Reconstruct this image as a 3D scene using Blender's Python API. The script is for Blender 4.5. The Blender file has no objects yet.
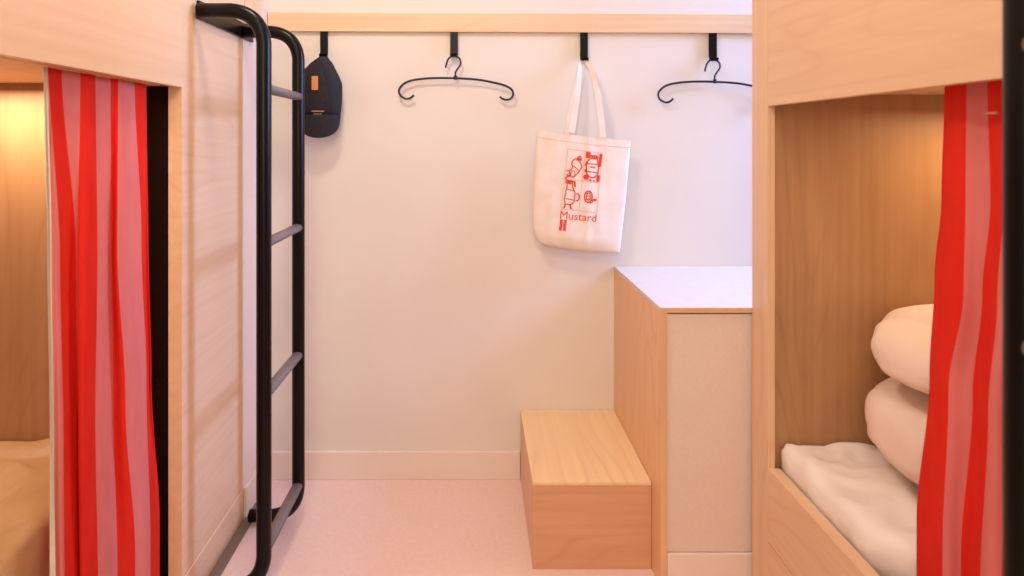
import bpy, bmesh, math, random
from mathutils import Vector, Matrix, noise
random.seed(4)
S = bpy.context.scene
C = S.collection

# ------------------------------------------------------------------ camera
F = 672.0            # focal length in pixels of the 1024 px frame
H = 1.204            # eye height
VX, VY = 475.0, 141.0
D = 2.4              # distance of the back wall
cam_d = bpy.data.cameras.new('camera')
cam = bpy.data.objects.new('camera', cam_d); C.objects.link(cam)
cam.location = (0, 0, H); cam.rotation_euler = (math.pi/2, 0, 0)
cam_d.sensor_width = 36.0; cam_d.lens = F/1024*36
cam_d.shift_x = (512-VX)/1024; cam_d.shift_y = -(288-VY)/1024
cam_d.clip_start = 0.02
cam_d.dof.use_dof = True; cam_d.dof.focus_distance = 2.3; cam_d.dof.aperture_fstop = 4.5
S.camera = cam

# ------------------------------------------------------------------ world, lights, exposure
w = bpy.data.worlds.new('world'); S.world = w; w.use_nodes = True
w.node_tree.nodes['Background'].inputs[0].default_value = (1.0, 0.90, 0.82, 1)
w.node_tree.nodes['Background'].inputs[1].default_value = 0.42
S.view_settings.view_transform = 'Standard'; S.view_settings.look = 'None'
S.view_settings.gamma = 1.0; S.view_settings.use_curve_mapping = False
S.view_settings.exposure = 0.22

def area(name, loc, aim, sx, sy, power, col):
    l = bpy.data.lights.new(name, 'AREA'); l.shape = 'RECTANGLE'; l.size = sx; l.size_y = sy
    l.energy = power; l.color = col
    o = bpy.data.objects.new(name, l); C.objects.link(o); o.location = loc
    o.rotation_euler = (Vector(aim)-Vector(loc)).to_track_quat('-Z', 'Y').to_euler()
    return o
area('ceiling_light', (-0.38, 1.45, 2.44), (-0.22, 1.6, 0), 0.22, 0.22, 10.5, (1.0, 0.85, 0.70))
area('ceiling_light', (0.1, 0.25, 2.44), (0.0, 0.9, 0), 0.4, 0.4, 9, (1.0, 0.86, 0.72))
area('fill_light', (-0.15, -1.1, 1.7), (0.1, 2.4, 0.5), 1.0, 1.0, 19, (1.0, 0.83, 0.68))  # unseen warm fill added behind the camera
area('window_daylight', (2.27, 2.09, 1.95), (0.3, 2.16, 0.75), 0.42, 0.85, 70, (0.30, 0.47, 1.0))
area('bunk_light', (1.32, 1.56, 1.27), (1.30, 1.62, 0.3), 0.5, 0.05, 2.2, (1.0, 0.74, 0.46))
area('bunk_light', (-1.22, 1.60, 1.33), (-1.22, 1.64, 0.3), 0.5, 0.05, 3.6, (1.0, 0.80, 0.60))

# ------------------------------------------------------------------ materials
def lin(c):
    return tuple(((v/255)/12.92 if v/255 <= .04045 else ((v/255+.055)/1.055)**2.4) for v in c)
def base(name, col, rough=.6, spec=.3, metal=0):
    m = bpy.data.materials.new(name); m.use_nodes = True
    b = m.node_tree.nodes['Principled BSDF']
    b.inputs['Base Color'].default_value = (*lin(col), 1)
    b.inputs['Roughness'].default_value = rough
    b.inputs['Specular IOR Level'].default_value = spec
    b.inputs['Metallic'].default_value = metal
    return m, m.node_tree, b
def mottled(name, c1, c2, scale=8, rough=.6, spec=.3, bump=0.0, bscale=60, bdist=.002, stretch=(1,1,1), detail=3):
    m, nt, b = base(name, c1, rough, spec)
    N, L = nt.nodes, nt.links
    tc = N.new('ShaderNodeTexCoord'); mp = N.new('ShaderNodeMapping'); mp.inputs['Scale'].default_value = stretch
    L.new(tc.outputs['Object'], mp.inputs['Vector'])
    n = N.new('ShaderNodeTexNoise'); n.inputs['Scale'].default_value = scale; n.inputs['Detail'].default_value = detail
    L.new(mp.outputs[0], n.inputs['Vector'])
    r = N.new('ShaderNodeValToRGB'); r.color_ramp.elements[0].position = .3; r.color_ramp.elements[1].position = .7
    r.color_ramp.elements[0].color = (*lin(c1), 1); r.color_ramp.elements[1].color = (*lin(c2), 1)
    L.new(n.outputs['Fac'], r.inputs[0]); L.new(r.outputs[0], b.inputs['Base Color'])
    if bump:
        n2 = N.new('ShaderNodeTexNoise'); n2.inputs['Scale'].default_value = bscale; n2.inputs['Detail'].default_value = 2
        L.new(tc.outputs['Object'], n2.inputs['Vector'])
        bp = N.new('ShaderNodeBump'); bp.inputs['Strength'].default_value = bump; bp.inputs['Distance'].default_value = bdist
        L.new(n2.outputs['Fac'], bp.inputs['Height']); L.new(bp.outputs[0], b.inputs['Normal'])
    return m
def wood(name, light, mid, dark, axis='Z', rough=.42, seed=0.0):
    """pale ash-like melamine; axis = grain direction"""
    m, nt, b = base(name, light, rough, .35)
    N, L = nt.nodes, nt.links
    tc = N.new('ShaderNodeTexCoord')
    def chain(along, across, scale, detail, dist, off):
        mp = N.new('ShaderNodeMapping')
        s = {'X': (along, across, across), 'Y': (across, along, across), 'Z': (across, across, along)}[axis]
        mp.inputs['Scale'].default_value = s; mp.inputs['Location'].default_value = (off+seed, off*1.7, off*.6+seed)
        L.new(tc.outputs['Object'], mp.inputs['Vector'])
        n = N.new('ShaderNodeTexNoise'); n.inputs['Scale'].default_value = scale
        n.inputs['Detail'].default_value = detail; n.inputs['Distortion'].default_value = dist
        L.new(mp.outputs[0], n.inputs['Vector']); return n.outputs['Fac']
    # cathedral figure: contour lines of a slow stretched noise
    slow = chain(.55, 2.6, 1.0, 2, .25, 3.1)
    mul = N.new('ShaderNodeMath'); mul.operation = 'MULTIPLY'; mul.inputs[1].default_value = 34
    L.new(slow, mul.inputs[0])
    fr = N.new('ShaderNodeMath'); fr.operation = 'PINGPONG'; fr.inputs[1].default_value = 1.0; L.new(mul.outputs[0], fr.inputs[0])
    pw = N.new('ShaderNodeMath'); pw.operation = 'POWER'; pw.inputs[1].default_value = 5.0; L.new(fr.outputs[0], pw.inputs[0])
    patch = chain(.8, 1.5, 1.6, 1, 0, 9.0)
    r0 = N.new('ShaderNodeValToRGB'); r0.color_ramp.elements[0].position = .42; r0.color_ramp.elements[1].position = .62
    L.new(patch, r0.inputs[0])
    am = N.new('ShaderNodeMath'); am.operation = 'MULTIPLY'; L.new(pw.outputs[0], am.inputs[0]); L.new(r0.outputs[0], am.inputs[1])
    am2 = N.new('ShaderNodeMath'); am2.operation = 'MULTIPLY'; am2.inputs[1].default_value = .45; L.new(am.outputs[0], am2.inputs[0])
    fine = chain(1.2, 42, 1.3, 4, .1, 5.0)
    rf = N.new('ShaderNodeValToRGB'); rf.color_ramp.elements[0].position = .35; rf.color_ramp.elements[1].position = .72
    rf.color_ramp.elements[0].color = (*lin(light), 1); rf.color_ramp.elements[1].color = (*lin(mid), 1)
    L.new(fine, rf.inputs[0])
    mx = N.new('ShaderNodeMixRGB'); mx.inputs[2].default_value = (*lin(dark), 1)
    L.new(am2.outputs[0], mx.inputs[0]); L.new(rf.outputs[0], mx.inputs[1])
    broad = chain(1.0, 3.0, .9, 2, 0, 14.0)
    mx2 = N.new('ShaderNodeMixRGB'); mx2.inputs[2].default_value = (*lin(mid), 1)
    bs = N.new('ShaderNodeMath'); bs.operation = 'MULTIPLY'; bs.inputs[1].default_value = .7; L.new(broad, bs.inputs[0])
    L.new(bs.outputs[0], mx2.inputs[0]); L.new(mx.outputs[0], mx2.inputs[1])
    L.new(mx2.outputs[0], b.inputs['Base Color'])
    return m
WL, WM, WD = (234, 198, 160), (224, 184, 144), (206, 158, 122)
M = {}
M['wood_z'] = wood('pale_wood_upright', WL, WM, WD, 'Z')
M['wood_y'] = wood('pale_wood_lengthwise', WL, WM, WD, 'Y', seed=2.3)
M['wood_x'] = wood('pale_wood_crosswise', WL, WM, WD, 'X', seed=5.3)
M['wood_top'] = wood('step_wood_lit_top', (248, 216, 172), (240, 202, 156), WD, 'Y', seed=7.7)  # step wood lightened in colour, as if lit from above
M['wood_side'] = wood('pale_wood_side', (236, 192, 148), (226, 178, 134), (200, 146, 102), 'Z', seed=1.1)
M['wood_front'] = wood('step_wood_shaded_front', (226, 176, 136), (214, 160, 120), (190, 130, 92), 'X', seed=8.1)  # same step wood, its colour darkened for the less lit front
M['wood_in'] = wood('bunk_inside_wood_shaded', (192, 146, 102), (176, 130, 88), (136, 92, 56), 'Z', seed=3.7)  # bunk wood with the shade of the berth put into its colour
M['wood_rail'] = wood('coat_rail_wood', (240, 208, 168), (226, 188, 146), (206, 160, 118), 'X', seed=6.2)
M['cab_top'] = mottled('pale_cabinet_top', (216, 204, 194), (212, 199, 188), 30, .4, .3)  # cabinet top, paler and greyer than the side wood
M['wall'] = mottled('wall_paint', (232, 222, 209), (228, 217, 203), 3, .85, .2, .10, 300)
M['side_paint'] = mottled('cream_side_paint', (232, 206, 182), (228, 200, 174), 3, .8, .2)
M['skirt'] = mottled('skirting_paint', (240, 222, 208), (236, 216, 202), 3, .5, .3)
M['floor'] = mottled('pink_floor_vinyl', (232, 199, 187), (237, 207, 195), 70, .24, .5, .05, 90, detail=5)
M['laminate'] = mottled('cabinet_front_laminate', (232, 212, 196), (228, 206, 190), 140, .6, .3, .15, 400)
M['black'] = mottled('black_powder_coat', (9, 7, 6), (12, 10, 8), 200, .32, .2)
M['rung'] = mottled('dark_rung_rubber', (112, 98, 92), (128, 114, 106), 260, .5, .4, .4, 500)
M['plastic'] = mottled('black_plastic', (20, 17, 22), (26, 22, 27), 90, .4, .5)
M['slit_dark'] = mottled('dark_slit_brown', (26, 12, 8), (34, 16, 10), 200, .95, .05)
M['sheet'] = mottled('cream_bed_linen', (246, 236, 226), (242, 230, 218), 14, .85, .15, .8, 11, bdist=.012)
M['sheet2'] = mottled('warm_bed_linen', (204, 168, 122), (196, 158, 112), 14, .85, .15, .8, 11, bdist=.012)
M['pillow'] = mottled('pillow_cotton', (238, 216, 198), (232, 208, 188), 10, .85, .15, .8, 11, bdist=.012)
M['canvas'] = mottled('cotton_canvas', (244, 230, 216), (238, 220, 202), 20, .9, .1, .5, 600)
M['ink'] = mottled('red_print_ink', (226, 62, 44), (232, 76, 56), 300, .8, .1)
M['ink2'] = mottled('orange_outline_ink', (238, 160, 136), (240, 170, 148), 300, .8, .1)
M['denim'] = mottled('charcoal_denim', (36, 33, 35), (62, 58, 60), 420, .9, .1, .6, 500, detail=4)
M['leather'] = mottled('tan_leather', (206, 132, 84), (222, 150, 100), 60, .6, .3)
M['brass'] = mottled('brass_thread', (176, 140, 92), (196, 160, 110), 60, .5, .5)
M['white'] = mottled('white_cotton_hem', (236, 224, 206), (230, 216, 196), 60, .8, .1)
def cloth(name, c1, c2):
    m = mottled(name, c1, c2, 22, .8, .12, .25, 260, stretch=(1, 1, .3))
    nt = m.node_tree; N, L = nt.nodes, nt.links; b = N['Principled BSDF']
    tr = N.new('ShaderNodeBsdfTranslucent'); src = b.inputs['Base Color'].links[0].from_socket
    L.new(src, tr.inputs[0]); mix = N.new('ShaderNodeMixShader'); mix.inputs[0].default_value = .34
    L.new(b.outputs[0], mix.inputs[1]); L.new(tr.outputs[0], mix.inputs[2])
    L.new(mix.outputs[0], N['Material Output'].inputs[0]); return m
M['red'] = cloth('red_curtain_stripe', (240, 52, 36), (244, 62, 42))
M['pink'] = cloth('pink_curtain_stripe', (236, 138, 132), (240, 148, 142))

# ------------------------------------------------------------------ helpers
def obj(name, bm, mats, parent=None, smooth=False):
    me = bpy.data.meshes.new(name)
    bmesh.ops.recalc_face_normals(bm, faces=bm.faces)
    bm.to_mesh(me); bm.free()
    for m in (mats if isinstance(mats, (list, tuple)) else [mats]): me.materials.append(m)
    if smooth:
        for p in me.polygons: p.use_smooth = True
    o = bpy.data.objects.new(name, me); C.objects.link(o)
    if parent:
        o.parent = parent; o.matrix_parent_inverse = Matrix.Translation(-parent.location)
    return o
def thing(name, label, cat, loc, group=None):
    o = bpy.data.objects.new(name, None); C.objects.link(o); o.location = loc
    o.empty_display_size = .05
    o['label'] = label; o['category'] = cat
    if group: o['group'] = group
    return o
def tag(o, label, cat, group=None):
    o['label'] = label; o['category'] = cat
    if group: o['group'] = group
    return o
def struct(name, bm, m):
    o = obj(name, bm, m); o['kind'] = 'structure'; return o
def bx(bm, x0, x1, y0, y1, z0, z1, bev=0.0):
    r = bmesh.ops.create_cube(bm, size=1)
    for v in r['verts']:
        v.co = Vector(((x0+x1)/2 + v.co.x*(x1-x0), (y0+y1)/2 + v.co.y*(y1-y0), (z0+z1)/2 + v.co.z*(z1-z0)))
    if bev:
        es = list({e for v in r['verts'] for e in v.link_edges})
        bmesh.ops.bevel(bm, geom=es, offset=bev, segments=2, affect='EDGES', profile=.6)
    return bm
def box(*a, bev=0.0): return bx(bmesh.new(), *a, bev=bev)
def boxo(name, a, m, parent=None, bev=.0012): return obj(name, box(*a, bev=bev), m, parent)
def P(px, py, y):
    """point seen at pixel (px, py) lying at distance y"""
    return Vector(((px-VX)*y/F, y, H-(py-VY)*y/F))
def fillet(pts, r, n=8):
    out = [Vector(pts[0])]
    for i in range(1, len(pts)-1):
        p, a, b = Vector(pts[i]), Vector(pts[i-1]), Vector(pts[i+1])
        u, v = (a-p).normalized(), (b-p).normalized()
        q0, q1 = p+u*r, p+v*r
        for k in range(n+1):
            t = k/n; out.append((1-t)**2*q0 + 2*t*(1-t)*(p*.82+(q0+q1)*.09) + t*t*q1)
    out.append(Vector(pts[-1])); return out
def catmull(pts, n=6):
    pts = [Vector(p) for p in pts]; q = [pts[0]*2-pts[1]] + pts + [pts[-1]*2-pts[-2]]; out = []
    for i in range(1, len(q)-2):
        a, b, c, d = q[i-1:i+3]
        for k in range(n):
            t = k/n; out.append(.5*((2*b)+(c-a)*t+(2*a-5*b+4*c-d)*t*t+(3*b-a-3*c+d)*t**3))
    out.append(pts[-1]); return out
def tube(bm, pts, r, seg=12, rz=None, taper=False):
    """sweep; r radius or (rx, ry) elliptical"""
    rx, ry = r if isinstance(r, tuple) else (r, r)
    pts = [Vector(p) for p in pts]; rings = []
    t0 = (pts[1]-pts[0]).normalized()
    n = t0.orthogonal().normalized() if rz is None else (Vector(rz)-t0*t0.dot(Vector(rz))).normalized()
    for i, p in enumerate(pts):
        t = (pts[min(i+1, len(pts)-1)]-pts[max(i-1, 0)]).normalized()
        n = (n-t*n.dot(t)).normalized(); b = t.cross(n)
        k = 1.0
        rings.append([bm.verts.new(p+n*math.cos(2*math.pi*j/seg)*rx*k+b*math.sin(2*math.pi*j/seg)*ry*k) for j in range(seg)])
    for a, b in zip(rings, rings[1:]):
        for j in range(seg): bm.faces.new((a[j], a[(j+1) % seg], b[(j+1) % seg], b[j]))
    bm.faces.new(rings[0][::-1]); bm.faces.new(rings[-1])
    return bm
def ribbon(bm, pts, wvec, th):
    """flat strap: wvec half-width vector, th thickness"""
    pts = [Vector(p) for p in pts]; w = Vector(wvec); rings = []
    for i, p in enumerate(pts):
        t = (pts[min(i+1, len(pts)-1)]-pts[max(i-1, 0)]).normalized()
        n = t.cross(w).normalized()*th/2
        rings.append([bm.verts.new(q) for q in (p-w-n, p+w-n, p+w+n, p-w+n)])
    for a, b in zip(rings, rings[1:]):
        for j in range(4): bm.faces.new((a[j], a[(j+1) % 4], b[(j+1) % 4], b[j]))
    bm.faces.new(rings[0][::-1]); bm.faces.new(rings[-1]); return bm
def lerp_keys(keys, t):
    if t <= keys[0][0]: return keys[0][1]
    for (a, u), (b, v) in zip(keys, keys[1:]):
        if t <= b:
            k = (t-a)/(b-a); k = k*k*(3-2*k)
            return [x+(y-x)*k for x, y in zip(u, v)] if isinstance(u, (list, tuple)) else u+(v-u)*k
    return keys[-1][1]

# ------------------------------------------------------------------ room shell
XL = XR = 0.738
RW = 2.3
struct('floor', box(-1.8, RW+.06, -.4, D+.1, -.06, 0), M['floor'])
struct('ceiling', box(-1.8, RW+.06, -.4, D+.1, 2.5, 2.56), M['wall'])
struct('wall_back', box(-1.8, RW+.06, D, D+.1, 0, 2.5), M['wall'])
bm = bmesh.new(); bx(bm, -1.8, -XL, 2.134, D, 0, 2.5); bx(bm, -1.8, -1.74, -.4, 2.134, 0, 2.5)
struct('wall_left', bm, M['side_paint'])
bm = bmesh.new()                         # right wall with the window opening beside the cabinet
bx(bm, RW, RW+.06, -.4, 1.84, 0, 2.5); bx(bm, RW, RW+.06, 2.32, D, 0, 2.5)
bx(bm, RW, RW+.06, 1.84, 2.32, 0, 1.5); bx(bm, RW, RW+.06, 1.84, 2.32, 2.4, 2.5)
struct('wall_right', bm, M['wall'])
bm = bmesh.new()
for a in ((RW-.01, RW+.05, 1.84, 1.87, 1.5, 2.4), (RW-.01, RW+.05, 2.29, 2.32, 1.5, 2.4),
          (RW-.01, RW+.05, 1.87, 2.29, 1.5, 1.53), (RW-.01, RW+.05, 1.87, 2.29, 2.37, 2.4)): bx(bm, *a)
struct('window_1', bm, M['skirt'])
bm = box(-XL+.0, .162-.001, D-.012, D, 0, .098, bev=.002); struct('baseboard_back', bm, M['skirt'])
bm = box(-XL, -XL+.010, 2.14, D-.013, 0, .098, bev=.002); struct('baseboard_left', bm, M['side_paint'])

# ------------------------------------------------------------------ bunk beds
def bunk(side, label, loc, yj, lip, jamb_t, rail_top, groove, rail_t, yend):
    s = side
    def X(a, b): return (min(s*a, s*b), max(s*a, s*b))
    t = thing('bunk_bed', label, 'bunk bed', loc)
    X0 = XL
    wy, wz = M['wood_y'], M['wood_z']
    # upper board along the aisle, drops below the upper bunk floor
    boxo('side_board', (*X(X0, X0+.02), -.25, yj, lip, 1.80), wy, t)
    # end post / panel facing the aisle
    if s > 0:
        boxo('post', (*X(X0, X0+jamb_t), yj+.0005, yend, 0, 1.80), wz, t)
    else:
        boxo('post', (*X(X0, X0+jamb_t), yj+.0005, yend, .099, 1.80), wy, t)
        boxo('post_plinth', (*X(X0-.003, X0+jamb_t), yj+.0005, yend, 0, .098), wy, t, bev=.002)
    boxo('bed_rail', (*X(X0, X0+rail_t), -.25, yj-.0005, groove+.003, rail_top), wy, t)
    boxo('plinth', (*X(X0+.0, X0+.02), -.25, yj-.0005, 0, groove), wy, t)
    e0 = yj+.004
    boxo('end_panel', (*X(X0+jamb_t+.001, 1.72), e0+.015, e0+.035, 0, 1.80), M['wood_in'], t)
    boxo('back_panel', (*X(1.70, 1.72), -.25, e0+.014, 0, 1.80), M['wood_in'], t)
    boxo('upper_bunk_base', (*X(X0+.021, 1.699), -.25, e0+.014, lip+(.03 if s > 0 else .012), lip+.09), M['wood_y'], t)
    boxo('mattress_base', (*X(X0+rail_t+.001, 1.699), -.25, e0+.014, rail_top-.10 if s > 0 else .02, rail_top-.06 if s > 0 else .06), M['wood_y'], t)
    return t
YJ = 1.693
rb = bunk(1, 'pale wooden bunk on the right with cream bedding showing in its open lower berth', (XR+.4, .8, 0), YJ, 1.292, .018, .380, .193, .030, 1.79)
lb = bunk(-1, 'pale wooden bunk on the left with a dark strip inside its opening', (-XL-.4, .8, 0), YJ, 1.339, .035, .088, .05, .030, 2.133)
boxo('headboard_beam', (-.862, -.792, -.25, YJ-.001, 1.343, 1.3505), M['wood_y'], lb)
o = boxo('dark_strip', (-.835, -.774, YJ+.006, YJ+.016, .065, 1.342), M['slit_dark'], lb, bev=.001); o['label'] = 'dark brown strip darkening the slit beside the jamb'  # near-black strip put in to darken the slit between curtain and jamb
boxo('upper_end_board', (-XL+.001, -XL+.016, 2.15, 2.272, 1.58, 1.80), M['wood_z'], lb)

# ------------------------------------------------------------------ soft goods
def blob(x0, x1, y0, y1, z0, z1, nx, ny, nz, e, disp, nf, seed, parent=None, shape=None):
    """rounded cushion-like closed mesh"""
    bm = bmesh.new(); bmesh.ops.create_cube(bm, size=2)
    bmesh.ops.subdivide_edges(bm, edges=bm.edges[:], cuts=nx, use_grid_fill=True)
    c = Vector(((x0+x1)/2, (y0+y1)/2, (z0+z1)/2)); h = Vector(((x1-x0)/2, (y1-y0)/2, (z1-z0)/2))
    for v in bm.verts:
        p = v.co.copy(); k = (abs(p.x)**e+abs(p.y)**e+abs(p.z)**e)**(1/e)
        m = max(abs(p.x), abs(p.y), abs(p.z)); p = p*(m/k)
        if shape: p = shape(p)
        q = Vector((p.x*h.x, p.y*h.y, p.z*h.z)) + c
        nn = noise.noise(q*nf+Vector((seed, 0, 0)))+.5*noise.noise(q*nf*2.3+Vector((0, seed, 0)))
        rd = max(0, 1-abs(noise.noise(Vector((q.x*5+seed, q.y*4-q.x*3, q.z*7))))*5)
        v.co = q + (q-c).normalized()*(nn*disp - rd*.010)
        v.co.x += (y1-v.co.y)*.13      # lies slightly turned on the bed
    return bm
def mattress(side, top, label, mat):
    s = side; xa, xb = (.782 if s > 0 else -.838), s*1.69
    x0, x1 = min(xa, xb), max(xa, xb)
    z0 = .322 if s > 0 else .065
    bm = bmesh.new(); nx, ny = 84, 170; y0, y1 = -.2, YJ+.014
    grid = []
    for j in range(ny+1):
        row = []
        for i in range(nx+1):
            u, v = i/nx, j/ny
            y = y0+(y1-y0)*v
            g_ = min(1, max(0, (y-1.21)/.15)); g_ = g_*g_*(3-2*g_)
            xe = s*(.838-.064*g_) if s > 0 else xa
            x = xe+(xb-xe)*(u if s > 0 else 1-u)
            e = min(1, min(abs(x-xe)/.03, (y1-y)/.03))
            e = max(0, e); z = top-.018*(1-math.sqrt(max(0, 1-(1-e)**2)))
            q = Vector((x*3.2, y*3.2, 1.3))
            z += .010*noise.noise(q)+.005*noise.noise(q*2.7)+.0025*noise.noise(q*7)
            r = 1-abs(noise.noise(Vector((x*5+y*2.5, y*3.5-x*2, 4.0+s))))*3.2
            if r > 0: z += .012*r
            r = 1-abs(noise.noise(Vector((x*9-y*4, y*6+x*3, 9.0+s))))*5
            if r > 0: z += .008*r
            # hem fold that follows the rail
            d = abs(x-xe)
            f = .007*math.exp(-((d-.055-.012*math.sin(y*9))/.010)**2)
            dx = s*(.006*noise.noise(Vector((1, y*9, s)))) if d < .001 else 0
            row.append(bm.verts.new((x+dx+ (0 if d > .001 else 0), y, z)))
        grid.append(row)
    for j in range(ny):
        for i in range(nx): bm.faces.new((grid[j][i], grid[j][i+1], grid[j+1][i+1], grid[j+1][i]))
    # skirt and bottom
    loop = grid[0][:] + [grid[j][-1] for j in range(1, ny+1)] + grid[-1][-2::-1] + [grid[j][0] for j in range(ny-1, 0, -1)]
    low = [bm.verts.new((v.co.x, v.co.y, z0)) for v in loop]
    for k in range(len(loop)):
        k2 = (k+1) % len(loop); bm.faces.new((loop[k], low[k], low[k2], loop[k2]))
    bm.faces.new(low[::-1])
    return tag(obj('mattress', bm, mat, smooth=True), label, 'mattress')
mattress(1, .436, 'cream covered mattress with wrinkled sheet behind the right bed rail', M['sheet'])
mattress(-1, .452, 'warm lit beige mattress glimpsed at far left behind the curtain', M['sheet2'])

def pil_shape(p):
    # plump middle, pinched towards the corners
    k = 1-.22*(abs(p.x)*abs(p.y))**2
    return Vector((p.x*k, p.y*k, p.z*(1-.15*abs(p.x)**3)))
p1 = obj('pillow', blob(.842, 1.46, 1.05, 1.700, .459, .658, 28, 28, 28, 3.6, .016, 6.5, 3.0, shape=pil_shape), M['pillow'], smooth=True)
tag(p1, 'plump cream pillow lying on the right mattress, lower of two stacked', 'pillow', 'stacked pillows on the right bed')
def up_shape(p):
    q = pil_shape(p)
    # drooping nearer-aisle lip, folded over
    if q.x < -.1: q.z -= (.1+q.x)**2*.45
    q.z -= .10*math.exp(-((q.x+.62)/.10)**2)*(1 if q.z > 0 else -.6)*max(0, q.y)
    return q
p2 = obj('pillow', blob(.852, 1.48, 1.08, 1.700, .676, .822, 28, 28, 28, 2.8, .020, 7.0, 8.0, shape=up_shape), M['pillow'], smooth=True)
tag(p2, 'soft cream pillow on top of another pillow beside the right curtain', 'pillow', 'stacked pillows on the right bed')

# ------------------------------------------------------------------ striped curtains
def curtain(side, plane, keys, cols, ztop, zbot, amp, per, phase, dmean, label, topkeys=None):
    s = side; bm = bmesh.new()
    nper = per; rows = 90; grid = []; ncol = len(cols)
    kz = [(y, b) for y, b in keys]
    for j in range(rows+1):
        z = ztop+(zbot-ztop)*j/rows
        ypx = VY+(H-z)*F/dmean
        b = lerp_keys(kz, ypx)
        row = []; n = 0
        for c in range(ncol):
            for k in range(nper):
                f = k/nper; px = b[c]+(b[c+1]-b[c])*f; row.append((px, c+f))
        row.append((b[-1], ncol))
        vr = []
        for px, u in row:
            y = plane*F/abs(px-VX)
            a = amp(u, ypx)*min(1, .45+.8*j/rows*3)
            x = plane+a
            vr.append(bm.verts.new((s*x, y*(x/plane), z)))
        grid.append(vr)
    for j in range(rows):
        for i in range(len(grid[0])-1):
            f = bm.faces.new((grid[j][i], grid[j][i+1], grid[j+1][i+1], grid[j+1][i]))
            f.material_index = cols[min(ncol-1, i//nper)]
    o = obj('curtain', bm, [M['red'], M['pink'], M['white']], smooth=True)
    md = o.modifiers.new('thickness', 'SOLIDIFY'); md.thickness = .0018; md.offset = 0
    return tag(o, label, 'curtain')
Lk = [(70, [44, 47.5, 48, 61, 80, 95, 110, 118, 134, 146]),
      (245, [48, 51.5, 59.5, 76, 78, 97, 111, 117, 141, 148]),
      (400, [50, 54.5, 63, 78, 79, 95, 113, 125, 146, 151]),
      (576, [50, 57, 64.5, 80, 80.6, 98, 117, 135, 150, 159.5])]
def ampL(u, y):
    k = min(1, max(0, (y-60)/300))
    return (.005+.007*k)*math.sin(u*2.2+.8+.6*math.sin(y/170)) + .003*math.sin(u*5.1+y/210)
curtain(-1, .776, Lk, [2, 1, 0, 1, 0, 1, 0, 1, 0], 1.338, .094, ampL, 7, 0, 1.47,
        'red and pink striped curtain hanging in the left bunk opening', None)
Rk = [(85, [945, 967, 988, 1003, 1030, 1052, 1075]),
      (200, [942, 966, 991, 1004, 1030, 1052, 1075]),
      (290, [935, 964, 983, 998, 1022, 1048, 1072]),
      (400, [930, 949, 973, 989, 1006, 1040, 1070]),
      (576, [917, 943, 961, 981, 1001, 1035, 1065])]
def ampR(u, y):
    k = min(1, max(0, (y-60)/300))
    return (.006+.005*k)*math.sin(u*2.6+2.4+.5*math.sin(y/150))
rc = curtain(1, .80, Rk, [0, 1, 0, 1, 0, 1], 1.319, .395, ampR, 9, 0, 1.08,
        'red and pink striped curtain hanging in the right bunk beside the pillows', None)
q = P(982, 113, 1.02)
o = boxo('curtain_tab', (.782, .785, q.y-.012, q.y+.012, q.z-.0015, q.z+.0015), M['brass'], rc, bev=.0005)
o['label'] = 'pale stitched mark'

# ------------------------------------------------------------------ bunk ladders
def ladder(side, y0, y1, zs, ztop, zbot, label, foot=True):
    s = side; L_ = .555; r = .0195
    t = thing('bunk_ladder', label, 'ladder', (s*L_, (y0+y1)/2, 0))
    for y in (y0, y1):
        pts = fillet([(s*(XL-.010), y, ztop), (s*L_, y, ztop), (s*L_, y, zbot), (s*(XL-.030), y, zbot)], .085, 10)
        obj('stile', tube(bmesh.new(), pts, r, 20), M['black'], t, smooth=True)
    for z in zs:
        obj('rung', tube(bmesh.new(), [(s*L_, y0+r*.7, z), (s*L_, y1-r*.7, z)], (.0165, .013), 16, rz=(1, 0, 0)), M['rung'], t, smooth=True)
    boxo('mounting_plate', (*sorted((s*(XL-.001), s*(XL-.009))), (y0+.012 if s < 0 else y0), max(y0, y1)+.10 if s < 0 else max(y0, y1)+.04, ztop-.019, ztop+.03), M['black'], t)
    boxo('floor_plate', (*sorted((s*(XL-.004), s*(XL-.034))), min(y0, y1)-.3, max(y0, y1)+.115 if s < 0 else max(y0, y1)+.04, 0.0, .006), M['rung'], t)
    return t
ladder(-1, 1.767, 2.112, (1.343, .933, .534, .126), 1.547, .0265,
       'black tubular ladder standing against the left bunk with rungs in view')
ladder(1, .356, .676, (1.599, 1.299, 1.0, .70, .40, .12), 1.70, .0265,
       'black ladder stile cut off at the right edge beside the striped curtain')

# ------------------------------------------------------------------ cabinet and step
cy0 = 1.8; cx0 = .497; ct = .757
t = thing('cabinet', 'tall pale wooden storage cabinet against the back wall, right of the step', 'cabinet', (1.1, 2.1, 0))
boxo('top', (cx0, RW-.002, cy0+.0015, D-.001, ct-.012, ct), M['cab_top'], t, bev=.0005)
boxo('edge_strip', (cx0, RW-.002, cy0-.001, cy0+.001, ct-.013, ct), M['wood_side'], t, bev=.0003)
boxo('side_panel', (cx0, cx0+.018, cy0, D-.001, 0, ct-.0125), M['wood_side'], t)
boxo('front_panel', (cx0+.0185, RW-.002, cy0+.006, cy0+.024, .10, ct-.018), M['laminate'], t)
boxo('plinth', (cx0+.0185, RW-.002, cy0+.0, cy0+.018, 0, .098), M['skirt'], t, bev=.002)
boxo('back_panel', (cx0+.0185, RW-.002, D-.012, D-.002, 0, ct-.0125), M['wood_side'], t)

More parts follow.
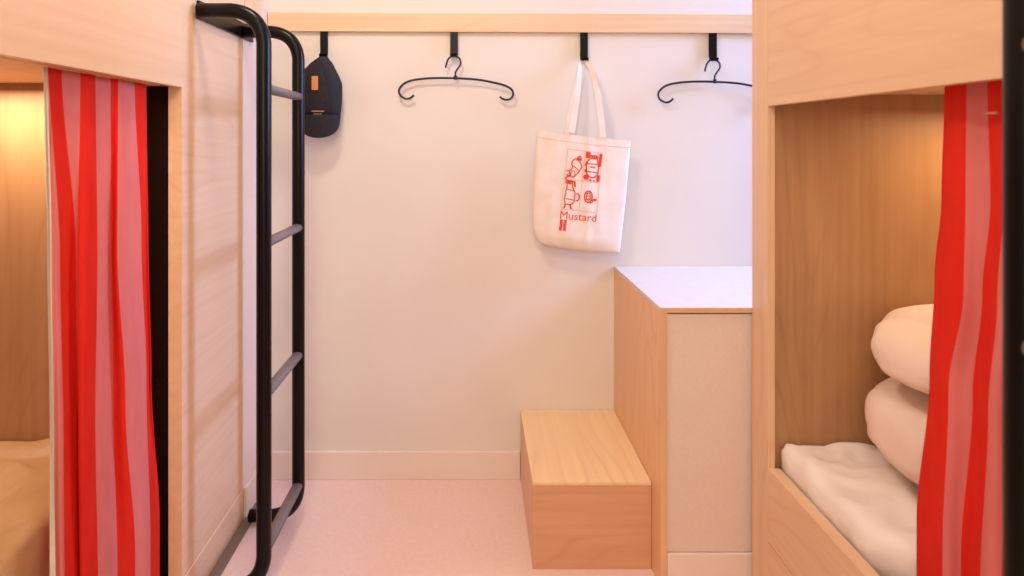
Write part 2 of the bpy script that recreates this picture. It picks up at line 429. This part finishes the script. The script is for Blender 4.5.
sy = 1.888; sx0, sx1 = .162, cx0-.001; st = .245
t = thing('step_box', 'low pale wooden step box against the back wall left of the cabinet', 'step', ((sx0+sx1)/2, 2.14, 0))
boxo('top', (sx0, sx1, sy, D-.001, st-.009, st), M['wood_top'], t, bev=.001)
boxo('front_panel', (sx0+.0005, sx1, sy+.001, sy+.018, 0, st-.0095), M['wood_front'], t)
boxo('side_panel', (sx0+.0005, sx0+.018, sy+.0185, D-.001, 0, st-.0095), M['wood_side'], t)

# ------------------------------------------------------------------ coat rail
rb_ = D-.016
zr0 = H+(VY-31.0)*rb_/F; zr1 = H+(VY-12.3)*rb_/F
bm = box(-XL+.002, RW-.002, rb_, D-.001, zr0, zr1, bev=.0015)
for v in bm.verts: v.co.z -= (v.co.x+.6)*.0045 if v.co.x > -.6 else 0
tag(obj('coat_rail', bm, M['wood_rail']), 'long pale wooden rail along the top of the back wall', 'rail')

hooks = [(324, 31, 57), (454, 31.5, 57), (584, 33, 61), (713, 34, 61)]
hlab = ['black strap hook on the rail with a dark cap hanging from it',
        'black strap hook on the rail between the cap and the tote bag',
        'black strap hook on the rail holding the canvas tote bag',
        'black strap hook on the rail, rightmost, above the cut off hanger']
def make_hook(px, ya, yb):
    yy = D-.012; s = yy/F
    x = (px-VX)*s; zb = H+(VY-yb)*s
    za = zr0-max(0, x+.6)*.0045-.0006
    t = thing('coat_hook', '', 'hook', (x, D-.01, za), 'black hooks under the wooden rail')
    y1 = D-.012
    path = [(x, y1, za), (x, y1, (za+zb)/2), (x, y1, zb+.012), (x, y1-.003, zb+.003), (x, y1-.009, zb),
            (x, y1-.016, zb+.003), (x, y1-.019, zb+.010)]
    obj('strap', ribbon(bmesh.new(), [path[0], path[1]]+catmull(path[2:], 4), (.0135, 0, 0), .003), M['black'], t, smooth=False)
    boxo('back_plate', (x-.0125, x+.0125, D-.009, D-.001, zb+.016, za), M['black'], t)
    return t
for (px, ya, yb), lab in zip(hooks, hlab):
    make_hook(px, ya, yb)['label'] = lab

# ------------------------------------------------------------------ hangers
def make_hanger():
    yy = D-.021
    t = thing('clothes_hanger', '', 'hanger', P(455.5, 78, yy), 'black open clothes hangers')
    body = [(413.9, 95), (410, 98.2), (405.5, 98.6), (400.5, 95.5), (399, 90.5), (401.5, 86), (406.5, 82.3), (415, 79.8),
            (432, 78.1), (455.6, 78.2), (477, 79.6), (493, 82.4), (505, 85.6), (511.5, 89.5), (513.3, 94), (511, 98.5), (506.5, 99.8), (502.5, 98.6), (499.6, 96.6)]
    pts = catmull([P(a, b, yy) for a, b in body], 5)
    obj('bar', tube(bmesh.new(), pts, (.0042, .0036), 10), M['plastic'], t, smooth=True)
    hk = [(455.6, 78), (455.5, 72.5), (457.8, 68.5), (460.6, 64), (460, 59.2), (456.5, 56.6), (452, 56.4), (448.6, 58.6), (446.6, 63), (445.6, 67.8)]
    obj('hanger_hook', tube(bmesh.new(), catmull([P(a, b, yy) for a, b in hk], 5), .0032, 10), M['plastic'], t, smooth=True)
    bm = bmesh.new(); q = P(455.6, 78, yy)
    tube(bm, [q+Vector((0, 0, .008)), q+Vector((0, 0, -.006))], .0065, 12)
    obj('collar', bm, M['plastic'], t, smooth=True)
    return t
h1 = make_hanger()
h1['label'] = 'black plastic hanger, whole, hanging between the cap and the tote bag'
h2 = h1.copy(); C.objects.link(h2)
h2.location = h1.location+Vector((259.3*(D-.021)/F, 0, -3.6*(D-.021)/F))
h2['label'] = 'black plastic hanger between the tote bag and the right bunk, partly hidden'
for ch in list(h1.children):
    c = ch.copy(); C.objects.link(c); c.parent = h2; c.matrix_parent_inverse = ch.matrix_parent_inverse.copy()

# ------------------------------------------------------------------ tote bag
yb = D-.052
bt = thing('tote_bag', 'cream canvas tote bag with red print hanging from a hook', 'bag', P(584, 136, yb))
EL = [(0, (537, 130)), (.3, (535.2, 165)), (.6, (533.2, 201)), (.85, (533.2, 229)), (.95, (537, 240)), (1, (544, 245))]
ER = [(0, (631, 141)), (.25, (628.4, 169)), (.5, (626, 198)), (.75, (622.8, 227)), (1, (619.8, 253.4))]
def lk(keys, t):
    if t <= keys[0][0]:
        (a, u), (b, v) = keys[0], keys[1]
    for (a, u), (b, v) in zip(keys, keys[1:]):
        if t <= b: break
    k = (t-a)/(b-a); return (u[0]+(v[0]-u[0])*k, u[1]+(v[1]-u[1])*k)
def bagpt(u, v, front=True):
    l, r = lk(EL, v), lk(ER, v)
    px = l[0]+(r[0]-l[0])*u; py = l[1]+(r[1]-l[1])*u
    py += 1.2*math.sin(u*math.pi)*(1-v) + 2.2*math.sin(u*math.pi)*v
    q = P(px, py, yb)
    e = (math.sin(math.pi*min(1, max(0, u))) ** .55)
    ev = min(1, (1-v)/.12)**.5 if v > .88 else 1
    bul = (.007+.014*v)*e*ev
    wr = .0022*noise.noise(Vector((u*5, v*4, 2)))+.0012*noise.noise(Vector((u*13, v*3, 5)))
    wr += .0035*math.exp(-((u-.56-.05*v)/.05)**2)*(1-.5*v)
    wr *= min(1, e*1.3)
    off = (-(bul+wr)) if front else bul*.55
    return q+Vector((0, off, 0))
bm = bmesh.new(); nu, nv = 40, 46
gf = [[bm.verts.new(bagpt(i/nu, j/nv)) for i in range(nu+1)] for j in range(nv+1)]
gb = [[bm.verts.new(bagpt(i/nu, j/nv, False)+Vector((0, .003, 0))) for i in range(nu+1)] for j in range(nv+1)]
for g, fl in ((gf, 0), (gb, 1)):
    for j in range(nv):
        for i in range(nu):
            f = (g[j][i], g[j][i+1], g[j+1][i+1], g[j+1][i]); bm.faces.new(f[::-1] if fl else f)
for j in range(nv):
    bm.faces.new((gf[j][0], gf[j+1][0], gb[j+1][0], gb[j][0])); bm.faces.new((gf[j][nu], gb[j][nu], gb[j+1][nu], gf[j+1][nu]))
for i in range(nu):
    bm.faces.new((gf[nv][i], gf[nv][i+1], gb[nv][i+1], gb[nv][i]))
# inner lining so the mouth reads as fabric
gi = [bm.verts.new(bagpt(i/nu, .05)+Vector((0, .004, 0))) for i in range(nu+1)]
for i in range(nu): bm.faces.new((gf[0][i], gi[i], gi[i+1], gf[0][i+1]))
obj('bag_body', bm, M['canvas'], bt, smooth=True)
# top hem: a slightly raised folded band
bm = bmesh.new(); rws = []
for v, o_ in ((-.004, .0), (-.004, -.0008), (.060, -.0008), (.062, 0)):
    rws.append([bm.verts.new(bagpt(i/nu, max(0, v))+Vector((0, o_-.0003, .001 if v < 0 else 0))) for i in range(nu+1)])
for a, b in zip(rws, rws[1:]):
    for i in range(nu): bm.faces.new((a[i], a[i+1], b[i+1], b[i]))
obj('hem', bm, M['canvas'], bt, smooth=False)
# handles over the hook
def strap(pix, wpx, yoff, name):
    yy = [yb+o for o in yoff]
    n = len(pix); pts = catmull([P(a, b, yb)+Vector((0, yoff[i], 0)) for i, (a, b) in enumerate(pix)], 6)
    bm = bmesh.new(); rings = []
    for i, p in enumerate(pts):
        t = (pts[min(i+1, len(pts)-1)]-pts[max(i-1, 0)]).normalized()
        side = Vector((t.z, 0, -t.x)).normalized() if abs(t.z) > .5 else Vector((t.z, 0, -t.x)).normalized()
        k = i/(len(pts)-1); tw = abs(k-.5)*2
        hw = wpx*yb/F/2*(.35+.65*min(1, tw*1.6))
        nrm = Vector((0, .0014, 0)); sd = side*hw + Vector((0, (1-min(1, tw*1.6))*.006, 0))
        rings.append([bm.verts.new(q) for q in (p-sd-nrm, p+sd-nrm, p+sd+nrm, p-sd+nrm)])
    for a, b in zip(rings, rings[1:]):
        for j in range(4): bm.faces.new((a[j], a[(j+1) % 4], b[(j+1) % 4], b[j]))
    bm.faces.new(rings[0][::-1]); bm.faces.new(rings[-1])
    obj(name, bm, M['canvas'], bt, smooth=False)
strap([(571.2, 132.6), (573.5, 120), (577.5, 95), (580.5, 72), (582, 62), (584.5, 60.2), (588, 62), (592.5, 70), (598, 95), (601, 120), (602.4, 137.2)], 6.2,
      [-.012, -.004, .004, .018, .029, .031, .029, .016, .004, -.006, -.013], 'handle')
strap([(567.5, 136), (569.5, 118), (574.5, 94), (579, 72), (581.5, 62.5), (584.5, 61.2), (589, 63), (594.8, 72), (598.8, 95), (600.3, 115), (601, 141)], 4.2,
      [.010, .013, .018, .026, .031, .031, .031, .026, .018, .013, .010], 'handle')

# print: everything is laid out in the print's own frame (0..1 across the grid, 0..1 down) and wrapped on the canvas
def inv_uv(px, py):
    u, v = .4, .4
    for _ in range(25):
        l, r = lk(EL, v), lk(ER, v)
        x = l[0]+(r[0]-l[0])*u; y = l[1]+(r[1]-l[1])*u+1.2*math.sin(u*math.pi)*(1-v)+2.2*math.sin(u*math.pi)*v
        u += (px-x)/(r[0]-l[0]); v += (py-y)/115
    return u, v
TLc, TRc, BRc, BLc = (567.4, 149), (602, 153), (596, 212), (560.4, 208.6)
def pr(a, b, lift=.0012):
    x = (TLc[0]*(1-a)+TRc[0]*a)*(1-b)+(BLc[0]*(1-a)+BRc[0]*a)*b
    y = (TLc[1]*(1-a)+TRc[1]*a)*(1-b)+(BLc[1]*(1-a)+BRc[1]*a)*b
    u, v = inv_uv(x, y); return bagpt(u, v)+Vector((0, -lift, 0))
def stroke(bm, pts, wd=.03, closed=False):
    wd *= 1.22 if wd > .009 else 1
    asp = 35/59.5
    pts = [Vector((p[0], p[1])) for p in pts]
    q = []
    for a, b in zip(pts, pts[1:]+([pts[0]] if closed else [])):
        n = max(1, int((b-a).length/.05))
        for k in range(n): q.append(a+(b-a)*k/n)
    q.append(pts[0] if closed else pts[-1]); vs = []
    for i, p in enumerate(q):
        t = q[min(i+1, len(q)-1)]-q[max(i-1, 0)]
        if t.length < 1e-6: t = Vector((1, 0))
        t = Vector((t.x*asp, t.y)).normalized(); n = Vector((-t.y/asp, t.x))*wd/2
        vs.append((bm.verts.new(pr(*(p+n))), bm.verts.new(pr(*(p-n)))))
    for a, b in zip(vs, vs[1:]): bm.faces.new((a[0], b[0], b[1], a[1]))
def patch(bm, x0, y0, x1, y1):
    nx_, ny_ = max(1, int((x1-x0)/.06)), max(1, int((y1-y0)/.06))
    g = [[bm.verts.new(pr(x0+(x1-x0)*i/nx_, y0+(y1-y0)*j/ny_)) for i in range(nx_+1)] for j in range(ny_+1)]
    for j in range(ny_):
        for i in range(nx_): bm.faces.new((g[j][i], g[j][i+1], g[j+1][i+1], g[j+1][i]))
def ell(cx, cy, rx, ry, a0=0, a1=360, n=18):
    return [(cx+rx*math.cos(math.radians(a0+(a1-a0)*k/n)), cy+ry*math.sin(math.radians(a0+(a1-a0)*k/n))) for k in range(n+1)]
bm = bmesh.new()
stroke(bm, [(0, 0), (1, 0), (1, 1), (0, 1)], .008, True); stroke(bm, [(.5, 0), (.5, 1)], .008); stroke(bm, [(0, .5), (1, .5)], .008)
o = obj('print_frame', bm, M['ink2'], bt); o['label'] = 'thin pale orange grid of four cells'
bm = bmesh.new()
# cell 1: tilted squeeze bottle with a cap
stroke(bm, [(.17, .19), (.26, .14), (.40, .20), (.46, .27), (.36, .38), (.24, .46), (.15, .44), (.12, .36), (.20, .29), (.16, .24)], .016, True)
stroke(bm, ell(.36, .13, .05, .028), .018, True); stroke(bm, [(.30, .16), (.35, .13), (.42, .17)], .022)
stroke(bm, [(.03, .36), (.12, .35), (.13, .43), (.05, .47), (.02, .50)], .02); stroke(bm, [(.04, .42), (.14, .46)], .02)
stroke(bm, [(.22, .27), (.40, .34)], .012); stroke(bm, ell(.22, .40, .06, .05), .012, True)
# cell 2: jar on a solid ground
patch(bm, .53, .01, .66, .11); patch(bm, .90, .20, .99, .24) ; patch(bm, .92, .02, 1.0, .20); patch(bm, .90, .38, .99, .49)
stroke(bm, ell(.60, .43, .045, .025), .035, True); patch(bm, .68, .46, .76, .49); patch(bm, .80, .47, .86, .49)
stroke(bm, [(.68, .06), (.88, .06), (.88, .11), (.68, .11)], .016, True)
stroke(bm, [(.66, .12), (.60, .16), (.57, .24), (.60, .36), (.68, .42), (.82, .43), (.92, .37), (.94, .26), (.90, .16), (.88, .12)], .018)
stroke(bm, [(.72, .06), (.73, .11)], .02); stroke(bm, [(.78, .05), (.79, .11)], .025); stroke(bm, [(.84, .06), (.84, .11)], .02)
stroke(bm, [(.60, .20), (.92, .20)], .012); stroke(bm, [(.59, .33), (.92, .34)], .014); stroke(bm, [(.68, .25), (.84, .26)], .018)
stroke(bm, [(.57, .17), (.54, .24)], .02); stroke(bm, [(.56, .30), (.57, .35)], .03)
# cell 3: jug with a handle
stroke(bm, [(.08, .54), (.24, .54), (.26, .62), (.34, .72), (.34, .86), (.26, .91), (.10, .91), (.06, .84), (.08, .70), (.10, .62)], .016, True)
stroke(bm, [(.04, .52), (.30, .53), (.32, .62)], .026); stroke(bm, ell(.40, .78, .07, .06, -110, 110), .018)
stroke(bm, [(.04, .55), (.22, .57)], .02)
stroke(bm, [(.10, .66), (.30, .68)], .012); stroke(bm, [(.10, .91), (.09, .97), (.05, .98)], .022); stroke(bm, [(.24, .91), (.26, .97), (.30, .98)], .022)
stroke(bm, [(.10, .82), (.32, .83)], .012)
# cell 4: round whisk with a handle
stroke(bm, ell(.72, .75, .11, .095), .018, True); stroke(bm, ell(.72, .75, .055, .06), .012, True)
for a in (-.05, 0, .05): stroke(bm, [(.64, .75+a), (.80, .73+a)], .010)
stroke(bm, [(.82, .80), (.96, .79)], .03); stroke(bm, [(.70, .84), (.80, .85), (.86, .82)], .016)
obj('print_drawings', bm, M['ink'], bt)
# lettering
def letters(txt, a0, b0, wd, hg, name):
    cu = bpy.data.curves.new(name, 'FONT'); cu.body = txt; cu.size = 1; cu.resolution_u = 2
    tmp = bpy.data.objects.new(name, cu); C.objects.link(tmp)
    bpy.context.view_layer.update()
    me = bpy.data.meshes.new_from_object(tmp.evaluated_get(bpy.context.evaluated_depsgraph_get()))
    C.objects.unlink(tmp); bpy.data.objects.remove(tmp)
    xs = [v.co.x for v in me.vertices]; ys = [v.co.y for v in me.vertices]
    x0, x1, y0, y1 = min(xs), max(xs), min(ys), max(ys)
    bm = bmesh.new(); bm.from_mesh(me)
    for v in bm.verts:
        v.co = pr(a0+(v.co.x-x0)/(x1-x0)*wd, b0+(y1-v.co.y)/(y1-y0)*hg)
    o = obj(name, bm, M['ink'], bt); return o
letters('Mustard', 0.0, 1.03, 1.0, .13, 'lettering')
bm = bmesh.new()        # tiny illegible block characters in three short rows
for r_, cols_ in enumerate((2, 2, 2)):
    for c_ in range(cols_):
        a = .01+c_*.105; b = 1.18+r_*.062
        stroke(bm, [(a, b), (a+.085, b)], .014); stroke(bm, [(a, b+.040), (a+.085, b+.040)], .014)
        stroke(bm, [(a+.02+.03*((r_+c_) % 2), b), (a+.02+.03*((r_+c_) % 2), b+.04)], .02); stroke(bm, [(a+.01, b+.02), (a+.07, b+.02)], .010)
obj('small_lettering', bm, M['ink'], bt)

# ------------------------------------------------------------------ cap
yc = D-.060
ct_ = thing('baseball_cap', 'charcoal denim cap with a tan tab hanging from the leftmost hook', 'cap', P(322, 96, yc))
prof = [  # (y px, left px, right px, depth)
    (56.5, 319.5, 327, .006), (59, 316, 329, .014), (63, 311, 332.5, .024), (69, 305, 335.5, .034), (76, 300, 339, .042), (84, 297, 342, .046),
    (94, 296.5, 342.3, .046), (104, 297.5, 341.8, .042), (112, 298.5, 341, .034), (117, 299.5, 340, .026)]
bm = bmesh.new(); seg = 36; rings = []
for yp, l, r, dp in prof:
    ring = []
    for k in range(seg):
        a = 2*math.pi*k/seg; cx_, rx_ = (l+r)/2, (r-l)/2
        q = P(cx_+rx_*math.cos(a), yp, yc)
        dd = dp*math.sin(a); dd = dd if dd > 0 else dd*.9
        w_ = .0022*noise.noise(q*28)+.0014*noise.noise(q*60)
        ring.append(bm.verts.new(q+Vector((0, -dd-w_*2+0, 0))))
    rings.append(ring)
for a, b in zip(rings, rings[1:]):
    for j in range(seg): bm.faces.new((a[j], a[(j+1) % seg], b[(j+1) % seg], b[j]))
bm.faces.new(rings[0][::-1]); bm.faces.new(rings[-1])
obj('crown', bm, M['denim'], ct_, smooth=True)
# visor: a curved plate hanging below the crown
bm = bmesh.new(); nu_, nv_ = 24, 12; gr = {}
for side_ in (0, 1):
    for j in range(nv_+1):
        v = j/nv_
        for i in range(nu_+1):
            a = math.pi*i/nu_; cx_ = 319.5-(-.6)*v
            rx_ = 21.5; ry_ = 23*v
            px = cx_-rx_*math.cos(a)*(1-.06*v); py = 115+ry_*math.sin(a)**.55
            bow = .040*math.sin(a)*(1-.25*v)+.002
            gr[side_, j, i] = bm.verts.new(P(px, py, yc)+Vector((0, -bow+(.0035 if side_ else 0), 0)))
for side_ in (0, 1):
    for j in range(nv_):
        for i in range(nu_):
            bm.faces.new((gr[side_, j, i], gr[side_, j, i+1], gr[side_, j+1, i+1], gr[side_, j+1, i]))
for i in range(nu_):
    bm.faces.new((gr[0, nv_, i], gr[0, nv_, i+1], gr[1, nv_, i+1], gr[1, nv_, i])); bm.faces.new((gr[0, 0, i], gr[1, 0, i], gr[1, 0, i+1], gr[0, 0, i+1]))
obj('visor', bm, M['denim'], ct_, smooth=True)
def on_cap(px, py, lift=.0015):
    pr_ = [(a, (l, r, d)) for a, l, r, d in prof]
    for (a, u), (b, v) in zip(pr_, pr_[1:]):
        if py <= b: break
    k = (py-a)/(b-a); l, r, d = [u[i]+(v[i]-u[i])*k for i in range(3)]
    c = (px-(l+r)/2)/((r-l)/2); c = max(-.99, min(.99, c))
    return P(px, py, yc-d*math.sqrt(1-c*c)-lift-.004)
def cap_patch(name, x0, y0, x1, y1, th, mat, lab=None, par=None):
    bm = bmesh.new(); n = 4; fr_, bk_ = [], []
    for j in range(n+1):
        fr_.append([bm.verts.new(on_cap(x0+(x1-x0)*i/n, y0+(y1-y0)*j/n, th)) for i in range(n+1)])
        bk_.append([bm.verts.new(on_cap(x0+(x1-x0)*i/n, y0+(y1-y0)*j/n, -.003)) for i in range(n+1)])
    for j in range(n):
        for i in range(n):
            bm.faces.new((fr_[j][i], fr_[j][i+1], fr_[j+1][i+1], fr_[j+1][i])); bm.faces.new((bk_[j][i], bk_[j+1][i], bk_[j+1][i+1], bk_[j][i+1]))
    for k in range(n):
        bm.faces.new((fr_[0][k], bk_[0][k], bk_[0][k+1], fr_[0][k+1])); bm.faces.new((fr_[n][k], fr_[n][k+1], bk_[n][k+1], bk_[n][k]))
        bm.faces.new((fr_[k][0], fr_[k+1][0], bk_[k+1][0], bk_[k][0])); bm.faces.new((fr_[k][n], bk_[k][n], bk_[k+1][n], fr_[k+1][n]))
    o = obj(name, bm, mat, ct_)
    if lab: o['label'] = lab
    return o
cap_patch('tab', 311.6, 76, 318, 90, .003, M['leather'], 'tan leather tab')
cap_patch('stitching', 311.5, 110.6, 324, 111.8, .002, M['brass'], 'tan stitched line')
cap_patch('stitching', 313.5, 113.4, 322, 114.4, .002, M['brass'], 'tan stitched line')
# panel seams of the crown
for xs in ((322, 60, 331, 112), (318, 60, 307, 112)):
    pts = [on_cap(xs[0]+(xs[2]-xs[0])*math.sin(k/10*math.pi/2), xs[1]+(xs[3]-xs[1])*k/10, .000) for k in range(11)]
    obj('seam', tube(bmesh.new(), pts, .0016, 6), M['denim'], ct_, smooth=True)
